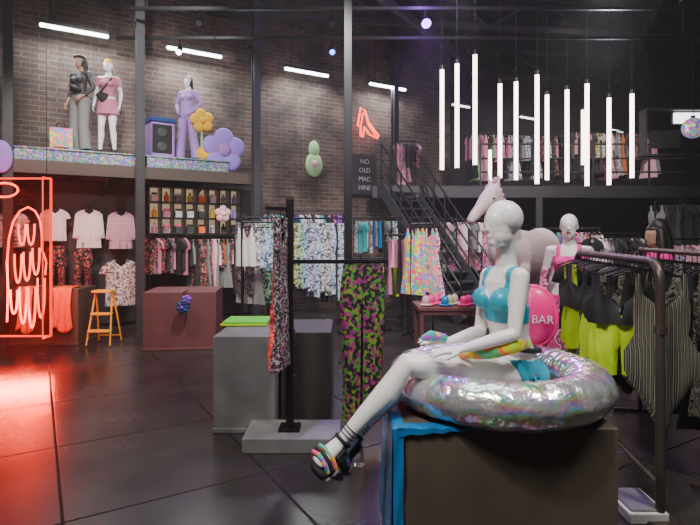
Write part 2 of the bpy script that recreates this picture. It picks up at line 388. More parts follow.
# floor
fm,nt,b=_bsdf('polished_slab_floor'); N=nt.nodes;L=nt.links
tc=N.new('ShaderNodeTexCoord'); mp=N.new('ShaderNodeMapping'); mp.inputs['Rotation'].default_value=(0,0,-WA); mp.inputs['Location'].default_value=(-.12,.3,0)
br=N.new('ShaderNodeTexBrick'); br.offset=0; br.inputs['Scale'].default_value=1; br.inputs['Brick Width'].default_value=1.2; br.inputs['Row Height'].default_value=1.2; br.inputs['Mortar Size'].default_value=.010; br.inputs['Mortar Smooth'].default_value=.3
n1=N.new('ShaderNodeTexNoise'); n1.inputs['Scale'].default_value=1.6; n1.inputs['Detail'].default_value=9; n1.inputs['Roughness'].default_value=.6
cr=N.new('ShaderNodeValToRGB'); cr.color_ramp.elements[0].color=(.020,.016,.016,1); cr.color_ramp.elements[1].color=(.050,.042,.040,1); cr.color_ramp.elements[0].position=.3; cr.color_ramp.elements[1].position=.72
mx=N.new('ShaderNodeMix'); mx.data_type='RGBA'; mx.inputs[7].default_value=(.002,.002,.002,1)
rr=N.new('ShaderNodeMapRange'); rr.inputs[3].default_value=.17; rr.inputs[4].default_value=.34
mxr=N.new('ShaderNodeMix'); mxr.inputs[3].default_value=.9
L.new(tc.outputs['Object'],mp.inputs[0]); L.new(mp.outputs[0],br.inputs['Vector']); L.new(tc.outputs['Object'],n1.inputs['Vector'])
L.new(n1.outputs['Fac'],cr.inputs[0]); L.new(cr.outputs[0],mx.inputs[6]); L.new(br.outputs['Fac'],mx.inputs[0]); L.new(mx.outputs[2],b.inputs['Base Color'])
L.new(n1.outputs['Fac'],rr.inputs[0]); L.new(br.outputs['Fac'],mxr.inputs[0]); L.new(rr.outputs[0],mxr.inputs[2]); L.new(mxr.outputs[0],b.inputs['Roughness'])
bp=N.new('ShaderNodeBump'); bp.inputs['Strength'].default_value=.4; bp.inputs['Distance'].default_value=.01; bp.invert=True
L.new(br.outputs['Fac'],bp.inputs['Height']); L.new(bp.outputs[0],b.inputs['Normal'])
mb=MB(); mb.box((2,6.5,-.1),(23,19.6,.2),fm); mb.obj('floor',center=False)
mb=MB(); mb.box((2,6.5,6.9),(23,19.6,.2),'ceil'); mb.obj('ceiling')
# brick wall
bm_,nt,b=_bsdf('old_brick'); N=nt.nodes;L=nt.links
tc=N.new('ShaderNodeTexCoord'); sp=N.new('ShaderNodeSeparateXYZ'); cb=N.new('ShaderNodeCombineXYZ')
br=N.new('ShaderNodeTexBrick'); br.inputs['Scale'].default_value=1; br.inputs['Brick Width'].default_value=.26; br.inputs['Row Height'].default_value=.088; br.inputs['Mortar Size'].default_value=.008
br.inputs['Color1'].default_value=(.075,.045,.034,1); br.inputs['Color2'].default_value=(.13,.080,.060,1); br.inputs['Mortar'].default_value=(.17,.145,.125,1)
n1=N.new('ShaderNodeTexNoise'); n1.inputs['Scale'].default_value=1.6; n1.inputs['Detail'].default_value=6
mr=N.new('ShaderNodeMapRange'); mr.inputs[1].default_value=.35; mr.inputs[2].default_value=.7; mr.inputs[3].default_value=.35; mr.inputs[4].default_value=1.35
mu=N.new('ShaderNodeMix'); mu.data_type='RGBA'; mu.blend_type='MULTIPLY'; mu.inputs[0].default_value=1
L.new(tc.outputs['Object'],sp.inputs[0]); L.new(sp.outputs[0],cb.inputs[0]); L.new(sp.outputs[2],cb.inputs[1]); L.new(cb.outputs[0],br.inputs['Vector'])
L.new(tc.outputs['Object'],n1.inputs['Vector']); L.new(n1.outputs['Fac'],mr.inputs[0]); L.new(br.outputs['Color'],mu.inputs[6]); L.new(mr.outputs[0],mu.inputs[7]); L.new(mu.outputs[2],b.inputs['Base Color'])
b.inputs['Roughness'].default_value=.85
bp=N.new('ShaderNodeBump'); bp.inputs['Strength'].default_value=.6; bp.inputs['Distance'].default_value=.01; bp.invert=True; L.new(br.outputs['Fac'],bp.inputs['Height']); L.new(bp.outputs[0],b.inputs['Normal'])
def wallobj(name,a,b2,h=6.8,th=.2,m=bm_):
    a=V(a);b2=V(b2); d=b2-a; ln=d.length; mb=MB(); mb.box((ln/2,th/2,h/2),(ln,th,h),m); o=mb.obj(name,center=False); o.location=(a.x,a.y,0); o.rotation_euler=(0,0,math.atan2(d.y,d.x)); return o
wa=WP(-4,0,0); wb=WP(9.7,0,0)
wallobj('wall_brick',(wa.x,wa.y),(wb.x,wb.y))
wallobj('wall_jog',(wb.x,wb.y),(wb.x,16),m=M['wallback'])
wallobj('wall_back',(wb.x,16),(13,16),m=M['wallback'])
wallobj('wall_right',(13,16),(13,-3),m=M['wallback'])
wallobj('wall_front',(13,-3),(wa.x,-3),m=M['darkgrey'])
wallobj('wall_left',(wa.x,-3),(wa.x,wa.y))
# steel columns
for px,off,z0 in((140,1.06,0),(256,1.06,0),(395,.5,2.72),(8,1.06,0)):
    t=TP(px,off); mb=MB(); c=WP(t,off,0)
    h=6.8-z0
    for q in(-.06,.06): mb.box(c+WN*q+U*(z0+h/2),(.13,.015,h),'steel',WA)
    mb.box(c+U*(z0+h/2),(.015,.12,h),'steel',WA); mb.box(c+U*(z0+.01),(.2,.2,.02),'steel',WA)
    mb.obj('steel_column')
mb=MB(); c=V((X(348,6.6),6.6,0))
mb.box(c+U*3.4,(.10,.10,6.8),'black'); mb.box(c+U*.01,(.24,.24,.02),'black'); mb.box(c+U*.3,(.13,.13,.02),'black'); mb.obj('steel_column',bevel=.004)
# mezzanine decks
mb=MB(); t1=TP(263,1.0); t0=-3.6
mb.box(WP((t0+t1)/2,.52,2.66),(t1-t0,.94,.10),'plinthdark',WA)
mb.box(WP((t0+t1)/2,1.0,2.64),(t1-t0,.05,.20),'pipe',WA)
t=t0+.3
while t<t1:
    mb.beam(WP(t,.04,2.3),WP(t,.95,2.56),.05,.06,'steel'); t+=1.6
mb.obj('mezzanine_deck')
mb=MB()
poly=[WP(TP(392,0)+.0,.02,0),V((.5,11.6,0)),V((12.9,11.6,0)),V((12.9,15.95,0)),V((wb.x+.05,15.95,0)),V((wb.x+.03,wb.y-.02,0))]
lo=[V((p.x,p.y,2.52)) for p in poly]; hi=[V((p.x,p.y,2.68)) for p in poly]; n=len(poly)
mb.add(lo+hi,[tuple(range(n))[::-1],tuple(range(n,2*n))]+[(i,(i+1)%n,n+(i+1)%n,n+i) for i in range(n)],'plinthdark')
mb.beam((.5,11.56,2.56),(12.9,11.56,2.56),.08,.26,'steel')
x=2.9
while x<12.9:
    mb.beam((x,11.56,2.68),(x,11.56,3.62),.035,.035,'steel'); x+=1.25
for z in(3.62,3.3,3.0): mb.tube([(2.9,11.56,z),(12.8,11.56,z)],.02,'steel',6)
for x in(4.2,7.4,10.6): mb.box((x,11.6,1.26),(.14,.14,2.52),'steel')
mb.obj('mezzanine_floor')
# stairs
mb=MB(); a=V((1.05,11.45,2.62)); b2=V((2.35,9.5,0.05)); d=(b2-a); dh=V((d.x,d.y,0)).normalized(); sdv=V((-dh.y,dh.x,0))
for sg in(-.45,.45): mb.beam(a+sdv*sg,b2+sdv*sg,.04,.24,'steel')
ns=14
for i in range(ns):
    p=lerp(a,b2,(i+.5)/ns); mb.box(p,(.22,.9,.03),'steel',math.atan2(dh.y,dh.x))
for sg in(-.45,.45):
    for i in range(0,8):
        p=lerp(a,b2,i/7)+sdv*sg; mb.tube([p,p+U*.95],.018,'black',6)
    for h in(.95,.62,.32): mb.tube([a+sdv*sg+U*h,b2+sdv*sg+U*h],.02,'black',6)
mb.obj('metal_staircase')
# roof trusses
def truss(name,a,b,h=.7):
    mb=MB(); a=V(a);b=V(b); mb.beam(a,b,.12,.12,'steel'); mb.beam(a+U*h,b+U*h,.12,.12,'steel')
    n=int((b-a).length/1.1)
    for i in range(n):
        p=lerp(a,b,i/n); q=lerp(a,b,(i+1)/n)
        if i%2: p,q=p+U*h,q
        else: q=q+U*h
        mb.beam(p,q,.06,.06,'steel')
    mb.obj(name)
for y in(4.5,7.4,): truss('roof_truss',(-8.9,y-1.5,6.0),(12.8,y+2.5,6.0))
truss('roof_truss',(-3.6,10.2,6.0),(12.8,12.3,6.0)); truss('roof_truss',(3.2,14.2,5.9),(12.8,14.6,5.9))
truss('roof_truss',(-2.2,5,5.7),(3.9,13.9,5.7),.5); truss('roof_truss',(3,3,5.8),(8,15.5,5.8),.5)
mb=MB(); mb.tube([(-1,4,6.3),(4.6,15.5,6.3)],.18,'steel',14)
for i in range(8):
    p=lerp(V((-1,4,6.3)),V((4.6,15.5,6.3)),i/7.5); mb.tube([p,p+V((.1,.2,0))],.2,'black',14)
mb.obj('air_duct')
# wall strip lights
def striplight(px,py,L_,watt):
    off=.45
    t=TP(px,off); p=WP(t,off,5.0); mb=MB()
    mb.box(p+U*.05,(L_,.10,.05),'darkgrey',WA); mb.limb([(p-WD*(L_/2-.03),.032,.032),(p+WD*(L_/2-.03),.032,.032)],'strip')
    for q in(-.35,.35): mb.tube([p+WD*q*L_+U*.06,p+WD*q*L_+U*1.79],.008,'black',5)
    mb.obj('strip_light')
    l=bpy.data.lights.new('strip_area','AREA'); l.shape='RECTANGLE'; l.size=L_; l.size_y=.12; l.energy=watt; l.color=(.9,.95,1)
    o=bpy.data.objects.new('strip_area_lamp',l); bpy.context.collection.objects.link(o); o.location=p-U*.04; o.rotation_euler=(0.0,0,WA)
for px in(75,195,307,388): striplight(px,0,1.02,48)
for px,py,d,l_ in((461,106,13,.55),(527,118,14,.5),(617,131,14.5,.5)):
    mb=MB(); q=P(px,py,d); h=WD*l_/2; mb.beam(q-h+U*.05,q+h+U*.05,.08,.05,'darkgrey'); mb.limb([(q-h,.025,.025),(q+h,.025,.025)],'stripdim')
    for k in(-.8,.8): mb.tube([q+h*k+U*.05,V((q.x+h.x*k,q.y+h.y*k,6.79))],.006,'black',5)
    mb.obj('strip_light')
# hanging LED tubes
for px,y0,y1,d in((442,70,170,7.6),(457,64,168,7.2),(475,55,165,6.9),(500,84,178,7.6),(516,82,180,7.9),(537,75,184,7.3),(547,95,180,8.0),(567,90,182,7.7),(587,84,186,7.4),(609,98,185,7.8),(632,94,178,7.6),(490,150,190,9.0),(583,110,165,9.2)):
    mb=MB(); a=P(px,y0,d); b2=P(px,y1,d)
    mb.cyl(a,b2,.030,'tube',n=12); mb.cyl(a,a+U*.06,.031,'black'); mb.cyl(b2-U*.03,b2,.031,'black'); mb.tube([a,V((a.x,a.y,6.79))],.004,'black',5)
    mb.obj('hanging_light_tube')
# ================================================================= LEFT MEZZANINE DISPLAY
for p0,p1 in((2,141),(147,229)):
    mb=MB(); a=TP(p0,.95); b2=TP(p1,.95); mb.box(WP((a+b2)/2,.5,2.825),(b2-a,.85,.20),'tinsel',WA); mb.box(WP((a+b2)/2,.5,2.935),(b2-a+.04,.9,.03),'tinsel',WA); mb.obj('tinsel_platform',bevel=.01)
PF=2.95
def fig_stand(name,base,yaw,H,cls,mats,armL=None,armR=None,vox=.012,extra=None,HFyaw=0,off=.008,stance=.09):
    J=standJ(base,yaw,H,armL,armR,stance,HFyaw); mb=MB(); body(mb,J,J['s'])
    s=J['s']
    def c2(c):
        q=c-J['base']; return cls(J,q.dot(J['F'])/s,q.dot(J['S'])/s,q.z/s,c)
    d=MB()
    if extra: extra(d,J)
    remesh(mb,vox,c2,d,3,off,mats)
    return d.obj(name,60)
camyaw=-math.pi/2
def hairfn(J,c,thr=.0):
    R=frame(J['HF']); q=R.transposed()@(c-J['hd'])/J['s']
    return q.z>-.09 and (q.x<.02+thr or q.z>.062-thr) and q.length<.2
def cA(J,f,l,z,c):
    if hairfn(J,c): return 1
    if z<.12: return 3
    if z<1.02 and not isarm(J,c,.06): return 2
    if 1.02<=z<1.46 or (isarm(J,c,.05) and z>1.2): return 3
    return 0
def exA(d,J):
    T=J['T'];s=J['s']
    d.limb([(T(-.06,0,1.7),.08*s,.07*s),(T(-.09,0,1.55),.085*s,.05*s),(T(-.1,0,1.42),.07*s,.03*s)],'hair',J['S'])
    d.ell(J['hd']+U*.08*s,(.1*s,.1*s,.05*s),'blackcloth')
    for sg in(1,-1):
        d.limb([(T(0,sg*.09,.93),.11*s,.11*s),(T(.02,sg*.1,.5),.085*s,.09*s),(T(0,sg*.13,.07),.1*s,.1*s)],'gcloth',J['S'],16,False)
    d.limb([(T(.1,-.1,1.2),.03,.03),(T(.12,0,1.12),.06,.04),(T(.1,.1,1.1),.03,.03)],'blackcloth',J['S'])
p=WP(TP(80,.55),.55,PF); fig_stand('dressed_mannequin',p,camyaw-.3,1.62,cA,[M['skin'],M['hair'],M['gcloth'],M['darkgrey']],extra=exA,armL=[(-.05,.25,1.16),(.1,.16,1.0)])
def cB(J,f,l,z,c):
    if z<.1: return 2
    if .78<z<1.02 and not isarm(J,c,.055): return 1
    if 1.06<z<1.43 and not (isarm(J,c) and z<1.25): return 1
    return 0
def exB(d,J):
    T=J['T'];s=J['s']
    d.limb([(T(0,0,1.04),.125*s,.1*s),(T(0,0,.94),.175*s,.13*s),(T(0,0,.74),.2*s,.16*s)],'rose',J['S'],24,False)
    d.limb([(T(.09,-.14,1.1),.05,.03),(T(.11,-.02,1.03),.09,.04)],'blackcloth',J['S'])
    d.tube([T(.1,.1,1.4),T(.13,0,1.25),T(.12,-.12,1.1)],.012,'blackcloth')
    R=frame(J['HF']); d.ell(J['hd']+R@V((-.02,0,.05)),(.1*s,.085*s,.085*s),'yflower',R)
p=WP(TP(108,.6),.6,PF); fig_stand('dressed_mannequin',p,camyaw+.1,1.6,cB,[M['white'],M['rose'],M['blackcloth']],extra=exB)
def cC(J,f,l,z,c):
    if hairfn(J,c): return 2
    if z<.1: return 2
    if z<1.0 and not isarm(J,c,.06): return 1
    if 1.0<=z<1.46 or isarm(J,c): return 3
    return 0
def exC(d,J):
    T=J['T'];s=J['s']
    for sg in(1,-1):
        d.limb([(T(0,sg*.09,.93),.105*s,.11*s),(T(.02,sg*.12,.5),.075*s,.08*s),(T(0,sg*.2,.05),.11*s,.1*s)],'lilaccloth',J['S'],16,False)
    d.limb([(T(-.07,0,1.7),.06*s,.06*s),(T(-.1,0,1.5),.07*s,.04*s)],'hair',J['S'])
p=WP(TP(188,.55),.55,PF); fig_stand('dressed_mannequin',p,camyaw-.2,1.55,cC,[M['white'],M['lilaccloth'],M['hair'],M['lilaccloth']],extra=exC,armL=[(-.04,.27,1.18),(.1,.17,1.0)],armR=[(-.04,.27,1.18),(.1,.17,1.0)],stance=.14)
def flower(mb,c,r,m,mc,u=WD,n=WN,k=5,rot=.3):
    R=Matrix((u,n,U)).transposed()
    for i in range(k):
        a=rot+i*2*math.pi/k; q=c+(u*math.cos(a)+U*math.sin(a))*r*.56
        mb.ell(q,(r*.46,.05,r*.46),m,R,20,10)
    mb.ell(c+n*.035,(r*.3,.05,r*.3),mc,R,18,8)
t=TP(224,.85); c=WP(t,.85,2.74+.42)
mb=MB(); flower(mb,c,.40,'lilac','lilaccloth',rot=1.57); mb.obj('lilac_foam_flower',60)
mb=MB(); c=WP(TP(206,1.0),.75,3.18+.5); flower(mb,c,.22,'yflower','yflower',rot=.5); mb.cyl(c-WN*.03,V((c.x,c.y,2.96))-WN*.03,.02,'mint'); mb.ell(c+V((.04,-.02,-.60)),(.16,.05,.12),'yflower',None); mb.obj('yellow_foam_flower',60)
mb=MB(); c=WP(TP(314,.1),.1,3.3); R=Matrix((WD,WN,U)).transposed()
mb.ell(c-U*.17,(.21,.07,.27),'mint',R); mb.ell(c+U*.16,(.13,.06,.2),'mint',R); mb.tube([c+U*.3,c+U*.4+WD*.03],.02,'plinthbrown'); mb.ell(c+V((0,0,-.15))+WN*.06,(.08,.03,.08),'palepink',R); mb.obj('pear_wall_decoration',60)
mb=MB(); c=WP(TP(2,1.0),1.16,2.74)
mb.ell(c,(.14,.03,.24),'lilac',R); mb.obj('lilac_leaf_decoration',60)
mb=MB(); c=WP(TP(160,.5),.5,PF)
mb.box(c+U*.33,(.40,.38,.60),'lilaccloth',WA+.1); mb.box(c+U*.68,(.44,.42,.08),'navy',WA+.1); mb.box(c+U*.34+WN*.2,(.34,.02,.5),'blackcloth',WA+.1)
for z in(.2,.45): mb.limb([(c+U*z+WN*.2,.1,.1),(c+U*z+WN*.225,.08,.08)],'darkgrey',WD,20,False)
mb.obj('purple_speaker_cabinet',bevel=.01)
mb=MB(); c=WP(TP(61,.7),.7,PF+.0); mb.box(c+U*.18,(.32,.22,.34),'rainbow',WA); mb.tube([c+U*.34-WD*.08,c+U*.44-WD*.05,c+U*.44+WD*.05,c+U*.34+WD*.08],.012,'black'); mb.box(c+U*.12+WN*.12,(.22,.05,.16),'multi',WA); mb.obj('rainbow_backpack',bevel=.03)
# neon shoe & lettering sign
t=TP(368,.2); c=WP(t,.2,3.3)
mb=MB(); pts=[(-.28,.55),(-.2,.95),(-.08,.9),(.0,.65),(.2,.45),(.3,.36),(.26,.3),(.05,.36),(-.1,.52),(-.14,.3),(-.2,.3),(-.2,.5)]
mb.tube([c+WD*x+U*(z+.25) for x,z in pts],.018,'neon',6,True); mb.tube([c+WD*(x*.7)+U*(z*.8+.33) for x,z in pts[:7]],.012,'neon',6)
mb.tube([c+U*1.2,c+U*3.4],.006,'black',4); mb.tube([c-WN*.19+U*.9,c+U*.9],.01,'black',4)
mb.obj('neon_heel_sign',60)
mb=MB(); c=WP(TP(364,.15),.15,2.98); mb.box(c,(.66,.04,.90),'darkgrey',WA)
for i,w in enumerate(('NO','OLD','MAC','HINE')): mb.text(w,.15,c+WN*.03+U*(.3-.2*i),WD,U,'signtext')
mb.beam(c-WN*.13+U*.3,c+U*.3,.03,.03,'black'); mb.obj('lettering_sign')
# ================================================================= LEFT WALL LOWER
def wallgarment(name,px,py,prof,m,sc=1,off=.35):
    t=TP(px,off); q=WP(t,off,0); z=1.6-(py-235)*q.y/F; q.z=z; mb=MB()
    mb.tube([WP(t,.08,z+.07),q+U*.07],.012,'black',6)
    hanger(mb,q+U*.07,WD,.17); garm(mb,q,WD,WN,prof,m,sc,.05,.014); mb.obj(name,60)
wallgarment('cropped_blouse',55,209,TEE,'wcloth',.85); wallgarment('ruffled_blouse',89,210,SLEEVE,'wcloth',.95); wallgarment('plaid_shirt',121,212,SLEEVE,'plaid',.95)
wallgarment('floral_trousers',56,246,PANTS,'flor1',.85,.42); wallgarment('floral_trousers',83,248,PANTS,'flor1',.8,.52); wallgarment('floral_tee',121,260,TEE,'flor2',1.25,.6); wallgarment('floral_shorts',121,286,BRIEF,'flor2',.9,.42)
wallgarment('patterned_blouse',12,212,TEE,'flor2',.9)
mb=MB(); a=TP(35,.05); b2=TP(262,.05)
mb.box(WP((a+b2)/2,.04,1.28),(b2-a,.06,2.5),'darkgrey',WA); mb.obj('trim_panelling')
# cubby shelf
mb=MB(); a=TP(149,.4); b2=TP(241,.4); w=b2-a; z0,z1=1.62,2.48
mb.box(WP((a+b2)/2,.12,(z0+z1)/2),(w,.02,z1-z0),'warmback',WA)
for i in range(4): mb.box(WP((a+b2)/2,.26,z0+(z1-z0)*i/3),(w,.28,.03),'black',WA)
for i in range(9): mb.box(WP(a+w*i/8,.26,(z0+z1)/2),(.03,.28,z1-z0),'black',WA)
for i in range(8):
    for j in range(3):
        c=WP(a+w*(i+.5)/8,.3,z0+(z1-z0)*j/3+.02)
        mm=random.choice(['wcloth','orange','rose','darkgrey','yflower','lilac','tie2','glit'])
        if random.random()<.5:
            mb.limb([(c,.045,.045),(c+U*.1,.05,.05),(c+U*.14,.02,.02),(c+U*.18,.02,.02)],mm,WD,10,False)
        else:
            mb.box(c+U*.06,(.12,.1,.12),mm,WA); mb.box(c+U*.14,(.09,.08,.04),random.choice(['wcloth','black','pink']),WA)
for q in(a,b2): mb.box(WP(q,.3,.82),(.05,.05,1.64),'black',WA)
mb.obj('cubby_shelf')
def wrack(name,p0,p1,off,z,n,profs,mats,**k):
    a=WP(TP(p0,off),off,0); b2=WP(TP(p1,off),off,0); return rack(name,(a.x,a.y),(b2.x,b2.y),z,n,profs,mats,**k)
mt=lambda *a:[M[x] for x in a]
wrack('clothing_rack',150,183,.75,1.62,14,[TEE,TANK,PANTS],mt('blackcloth','flor1','darkgrey','rose','glit','blackcloth'),yaw=.5)
wrack('clothing_rack',186,240,.8,1.6,20,[TANK,PANTS,DRESS],mt('blackcloth','flor1','magenta','wcloth','palepink','flor1','rust','gcloth','blackcloth'),sc=(.8,.95),yaw=.6)
mb=MB()
c=WP(TP(228,.9),.6,2.05); flower(mb,c-U*0.05,.16,'palepink','wcloth'); mb.tube([c-WN*.12,c+U*.55-WN*.12],.006,'black',4); mb.tube([c-WN*.12,c],.006,'black',4); mb.obj('paper_flower_decoration',60)
# big rack centre-left
rack('clothing_rack',(X(243,7.7),7.7),(X(343,8.3),8.3),1.86,24,[PANTS,LEGG,DRESS,PANTS],mt('tie1','tie2','tie3','tie3','tie4','flor1','glit','yelp','tie1','blackcloth','wcloth'),sc=(.95,1.15),yaw=.75,tilt=.25)
rack('clothing_rack',(X(242,7.2),7.2),(X(276,7.3),7.3),1.78,6,[TANK,TANK],mt('tie3','wcloth','tie1'),yaw=1.1,tilt=.15)
rack('clothing_rack',(X(268,9.5),9.5),(X(345,10),10),2.05,24,[DRESS,TEE],mt('flor1','tie2','magenta','tie4','blackcloth','teal','navy','violet','wcloth','blackcloth'),yaw=.6)
rack('clothing_rack',(X(354,10.6),10.6),(X(402,10.2),10.2),1.95,18,[TANK,TEE],mt('tie1','palepink','blackcloth','blue','flor2','gcloth','navy','teal','tie4'),yaw=.6)
rack('clothing_rack',(X(350,9.0),9.0),(X(402,9.0),9.0),1.2,18,[TANK,TEE],mt('multi','wcloth','flor1','tie2','yelp','darkgrey','tie4','yellow','blackcloth'),sc=(.8,.95),yaw=.6)
rack('clothing_rack',(X(411,8.2),8.2),(X(433,8.2),8.2),1.78,5,[DRESS,SWIM],mt('multi','yellow','multi','rainbow','pinkprint'),yaw=.9,tilt=.2)
rack('clothing_rack',(X(385,8.6),8.6),(X(408,8.4),8.4),1.6,7,[PANTS,TANK],mt('flor1','rose','blackcloth','gcloth','palepink'),yaw=.6,sc=(.8,.9))
rack('clothing_rack',(X(436,11.35),11.35),(X(500,11.35),11.35),1.95,20,[DRESS,TEE],mt('pinkprint','gcloth','flor1','blackcloth','palepink','tie4','wcloth'),yaw=.6)
# upper racks
rack('clothing_rack',(X(392,11.9),11.9),(X(416,11.9),11.9),3.75,9,[TEE,DRESS],mt('pinkprint','rose','gcloth','flor2','blackcloth'),zb=2.68,yaw=.5,sc=(.8,.9))
rack('clothing_rack',(X(468,12.4),12.4),(X(556,12.6),12.6),4.05,32,[TEE,DRESS,TANK],mt('rose','blackcloth','gcloth','darkgrey','tie3','flor1','palepink','pinkprint','navy','blackcloth','mint'),zb=2.68,yaw=.4)
rack('clothing_rack',(X(563,12.4),12.4),(X(655,12.6),12.6),4.1,32,[TEE,DRESS,TANK],mt('blackcloth','rose','darkgrey','gcloth','flor1','palepink','rust','tie3','blackcloth','yelp'),zb=2.68,yaw=.4)
# right-lower racks
rack('clothing_rack',(X(532,9.6),9.6),(X(600,9.2),9.2),1.72,22,[TEE,TANK],mt('pinkprint','palepink','flor1','blackcloth','multi','wcloth'),yaw=.6,sc=(.8,1))
rack('clothing_rack',(X(590,8.3),8.3),(X(640,8.3),8.3),1.62,16,[TEE,TANK,DRESS],mt('wcloth','palepink','gcloth','pinkprint','darkgrey','blackcloth'),yaw=.6,sc=(.8,1))
rack('clothing_rack',(X(655,9.2),9.2),(X(720,9.2),9.2),2.2,18,[DRESS,TEE],mt('gcloth','darkgrey','flor1','blackcloth','rose','mint'),yaw=.5)
rack('clothing_rack',(X(672,6.6),6.6),(X(720,6.6),6.6),1.55,10,[TEE,TANK],mt('pinkprint','palepink','tie2'),yaw=.8)
# ================================================================= PLINTHS & TABLES
def plinth(name,x0,x1,y0,y1,h,m,ang=0,z0=0):
    mb=MB(); c=V(((x0+x1)/2,(y0+y1)/2,z0+h/2)); mb.box(c,(x1-x0,y1-y0,h),m,ang)
    mb.box(c-U*(h/2-.02),(x1-x0+.012,y1-y0+.012,.04),m,ang)
    return mb
mb=plinth('p',X(213,4.2),X(275,4.2),4.2,5.1,.78,'concrete'); mb.obj('display_plinth',bevel=.006)
mb=plinth('p',X(275,4.2)+.02,X(331,4.4),4.4,5.1,.775,'plinthdark'); mb.obj('display_plinth',bevel=.006)
mb=MB(); mb.box((X(248,4.9),4.82,.793),(.42,.34,.022),'yellow',.05); mb.box((X(250,4.9),4.82,.815),(.40,.32,.02),'green',.02); mb.obj('folded_neon_shirt',bevel=.008)
mb=plinth('p',-2.9,-1.92,7.2,8.0,.81,'maroon',.12); mb.obj('display_plinth',bevel=.006)
mb=MB(); c=V((X(184,7.1),7.06,.62)); ex=V((1,0,0)); ey=V((0,-1,0))
flower(mb,c,.09,'navy','violet',ex,ey,6); flower(mb,c+V((.05,-.01,.10)),.07,'violet','blue',ex,ey,6); mb.tube([c+V((0,.02,0)),c+V((0,.03,.20)),c+V((0,.2,.21))],.008,'black',4); mb.obj('blue_flower_garland',60)
mb=plinth('p',-4.95,-3.95,7.55,8.1,.82,'plinthbrown'); mb.obj('display_plinth',bevel=.006)
def drape(name,x0,x1,y,ztop,zbot,m,back=.3,fold=.025):
    mb=MB()
    def fn(u,v):
        x=lerp(x0,x1,u); 
        if v<.3: return V((x,y+back*(1-v/.3)-.02,ztop+.012+.006*math.sin(u*20)))
        q=(v-.3)/.7; return V((x+.02*math.sin(q*4+u*3),y-.035-fold*q*(1+math.sin(u*17)),lerp(ztop+.01,zbot+.04*math.sin(u*7),q)))
    mb.grid(fn,28,20,m); o=mb.obj(name,80); s=o.modifiers.new('s','SOLIDIFY'); s.thickness=.006
drape('orange_scarf',-4.30,-4.02,7.55,.82,.22,'orange'); drape('orange_scarf',-4.80,-4.58,7.55,.82,.2,'orange')
mb=MB(); c=V((X(104,7.6),7.6,0))
for sg in(-1,1):
    mb.tube([c+V((sg*.17,-.18,.02)),c+V((sg*.12,0,.78))],.014,'yflower',6); mb.tube([c+V((sg*.17,.2,.02)),c+V((sg*.12,.02,.78))],.014,'yflower',6)
for z,w in((.22,.31),(.46,.28)): mb.box(c+V((0,-.18+z*.23,z)),(w,.12,.025),'yflower')
mb.box(c+V((0,.0,.78)),(.28,.2,.03),'yflower'); mb.tube([c+V((-.17,.2,.1)),c+V((.17,.2,.1))],.01,'yflower',6)
mb.obj('yellow_step_ladder',bevel=.003)
mb=MB(); x0,x1=X(418,6.9),X(484,6.9)
mb.box(((x0+x1)/2,7.2,.62),(x1-x0,.7,.05),'maroon'); mb.box(((x0+x1)/2,7.2,.57),(x1-x0-.04,.66,.06),'maroon')
for a in(x0+.05,x1-.05):
    for y in(6.9,7.5): mb.box((a,y,.27),(.05,.05,.54),'maroon')
mb.obj('display_table',bevel=.005)
mb=MB()
for i in range(9):
    c=V((x0+.12+i*.085,7.0+.2*(i%3)/2,.664)); m=['palepink','pink','pinkcloth','blue','mint'][i%5]
    mb.ell(c,(.09,.09,.018),m); mb.ell(c+U*.052,(.055,.055,.07),m)
mb.obj('bucket_hat_pile',60)
# ================================================================= NEON WING SIGN
d=6.4
mb=MB(); x0,x1=X(-14,d),X(48,d); zt=1.6-(178-235)*d/F; zb=1.6-(337-235)*d/F
mb.box(((x0+x1)/2,d+.06,(zt+zb)/2),(x1-x0,.012,zt-zb),'acrylglow')
mb.box((x1,d-.02,(zt+zb)/2),(.010,.18,zt-zb),'acrylglow')
for x in(x0,x1): mb.box((x,d+.06,(zt+zb)/2),(.020,.03,zt-zb),'edgeglow')
for z in(zt,zb): mb.box(((x0+x1)/2,d+.06,z),(x1-x0,.03,.020),'edgeglow')
mb.box((x1,d-.11,(zt+zb)/2),(.012,.012,zt-zb),'edgeglow')
for z in(zt,zb): mb.box((x1,d-.025,z),(.012,.17,.012),'edgeglow')
for x in(x0+.05,x1-.05): mb.tube([(x,d+.06,zt),(x,d+.06,6.79)],.004,'black',4)
def np_(px,py): return P(px,py,d)
def ftube(pts,r=.0115): mb.tube([np_(*p) for p in pts],r,'neon',6)
mb.tube([np_(4+14*math.cos(a),190+7*math.sin(a)) for a in [i*2*math.pi/28 for i in range(28)]],.013,'neon',6,True)
ftube([(7,322),(8,290),(7,262),(9,238),(13,222),(20,211),(28,207),(35,211),(40,220),(42,234),(42,250),(46,262),(45,275)])
def drop(x,y0,y1,w):
    pts=[]
    for i in range(11):
        a=math.pi*i/10; pts.append((x-w*math.cos(a),lerp(y0,y1,math.sin(a)**.8)))
    ftube(pts)
for x,y0,y1 in((14,290,314),(23,287,324),(32,287,328),(41,278,318)): drop(x,y0,y1,3.5)
for x,y0,y1 in((18,254,283),(27,252,281),(36,248,275)): drop(x,y0,y1,3.5)
for x,y0,y1 in((22,224,245),(31,224,245)): drop(x,y0,y1,3.5)
mb.obj('neon_wing_sign',60)
SX0,SX1,SZT,SZB,SD=x0,x1,zt,zb,d
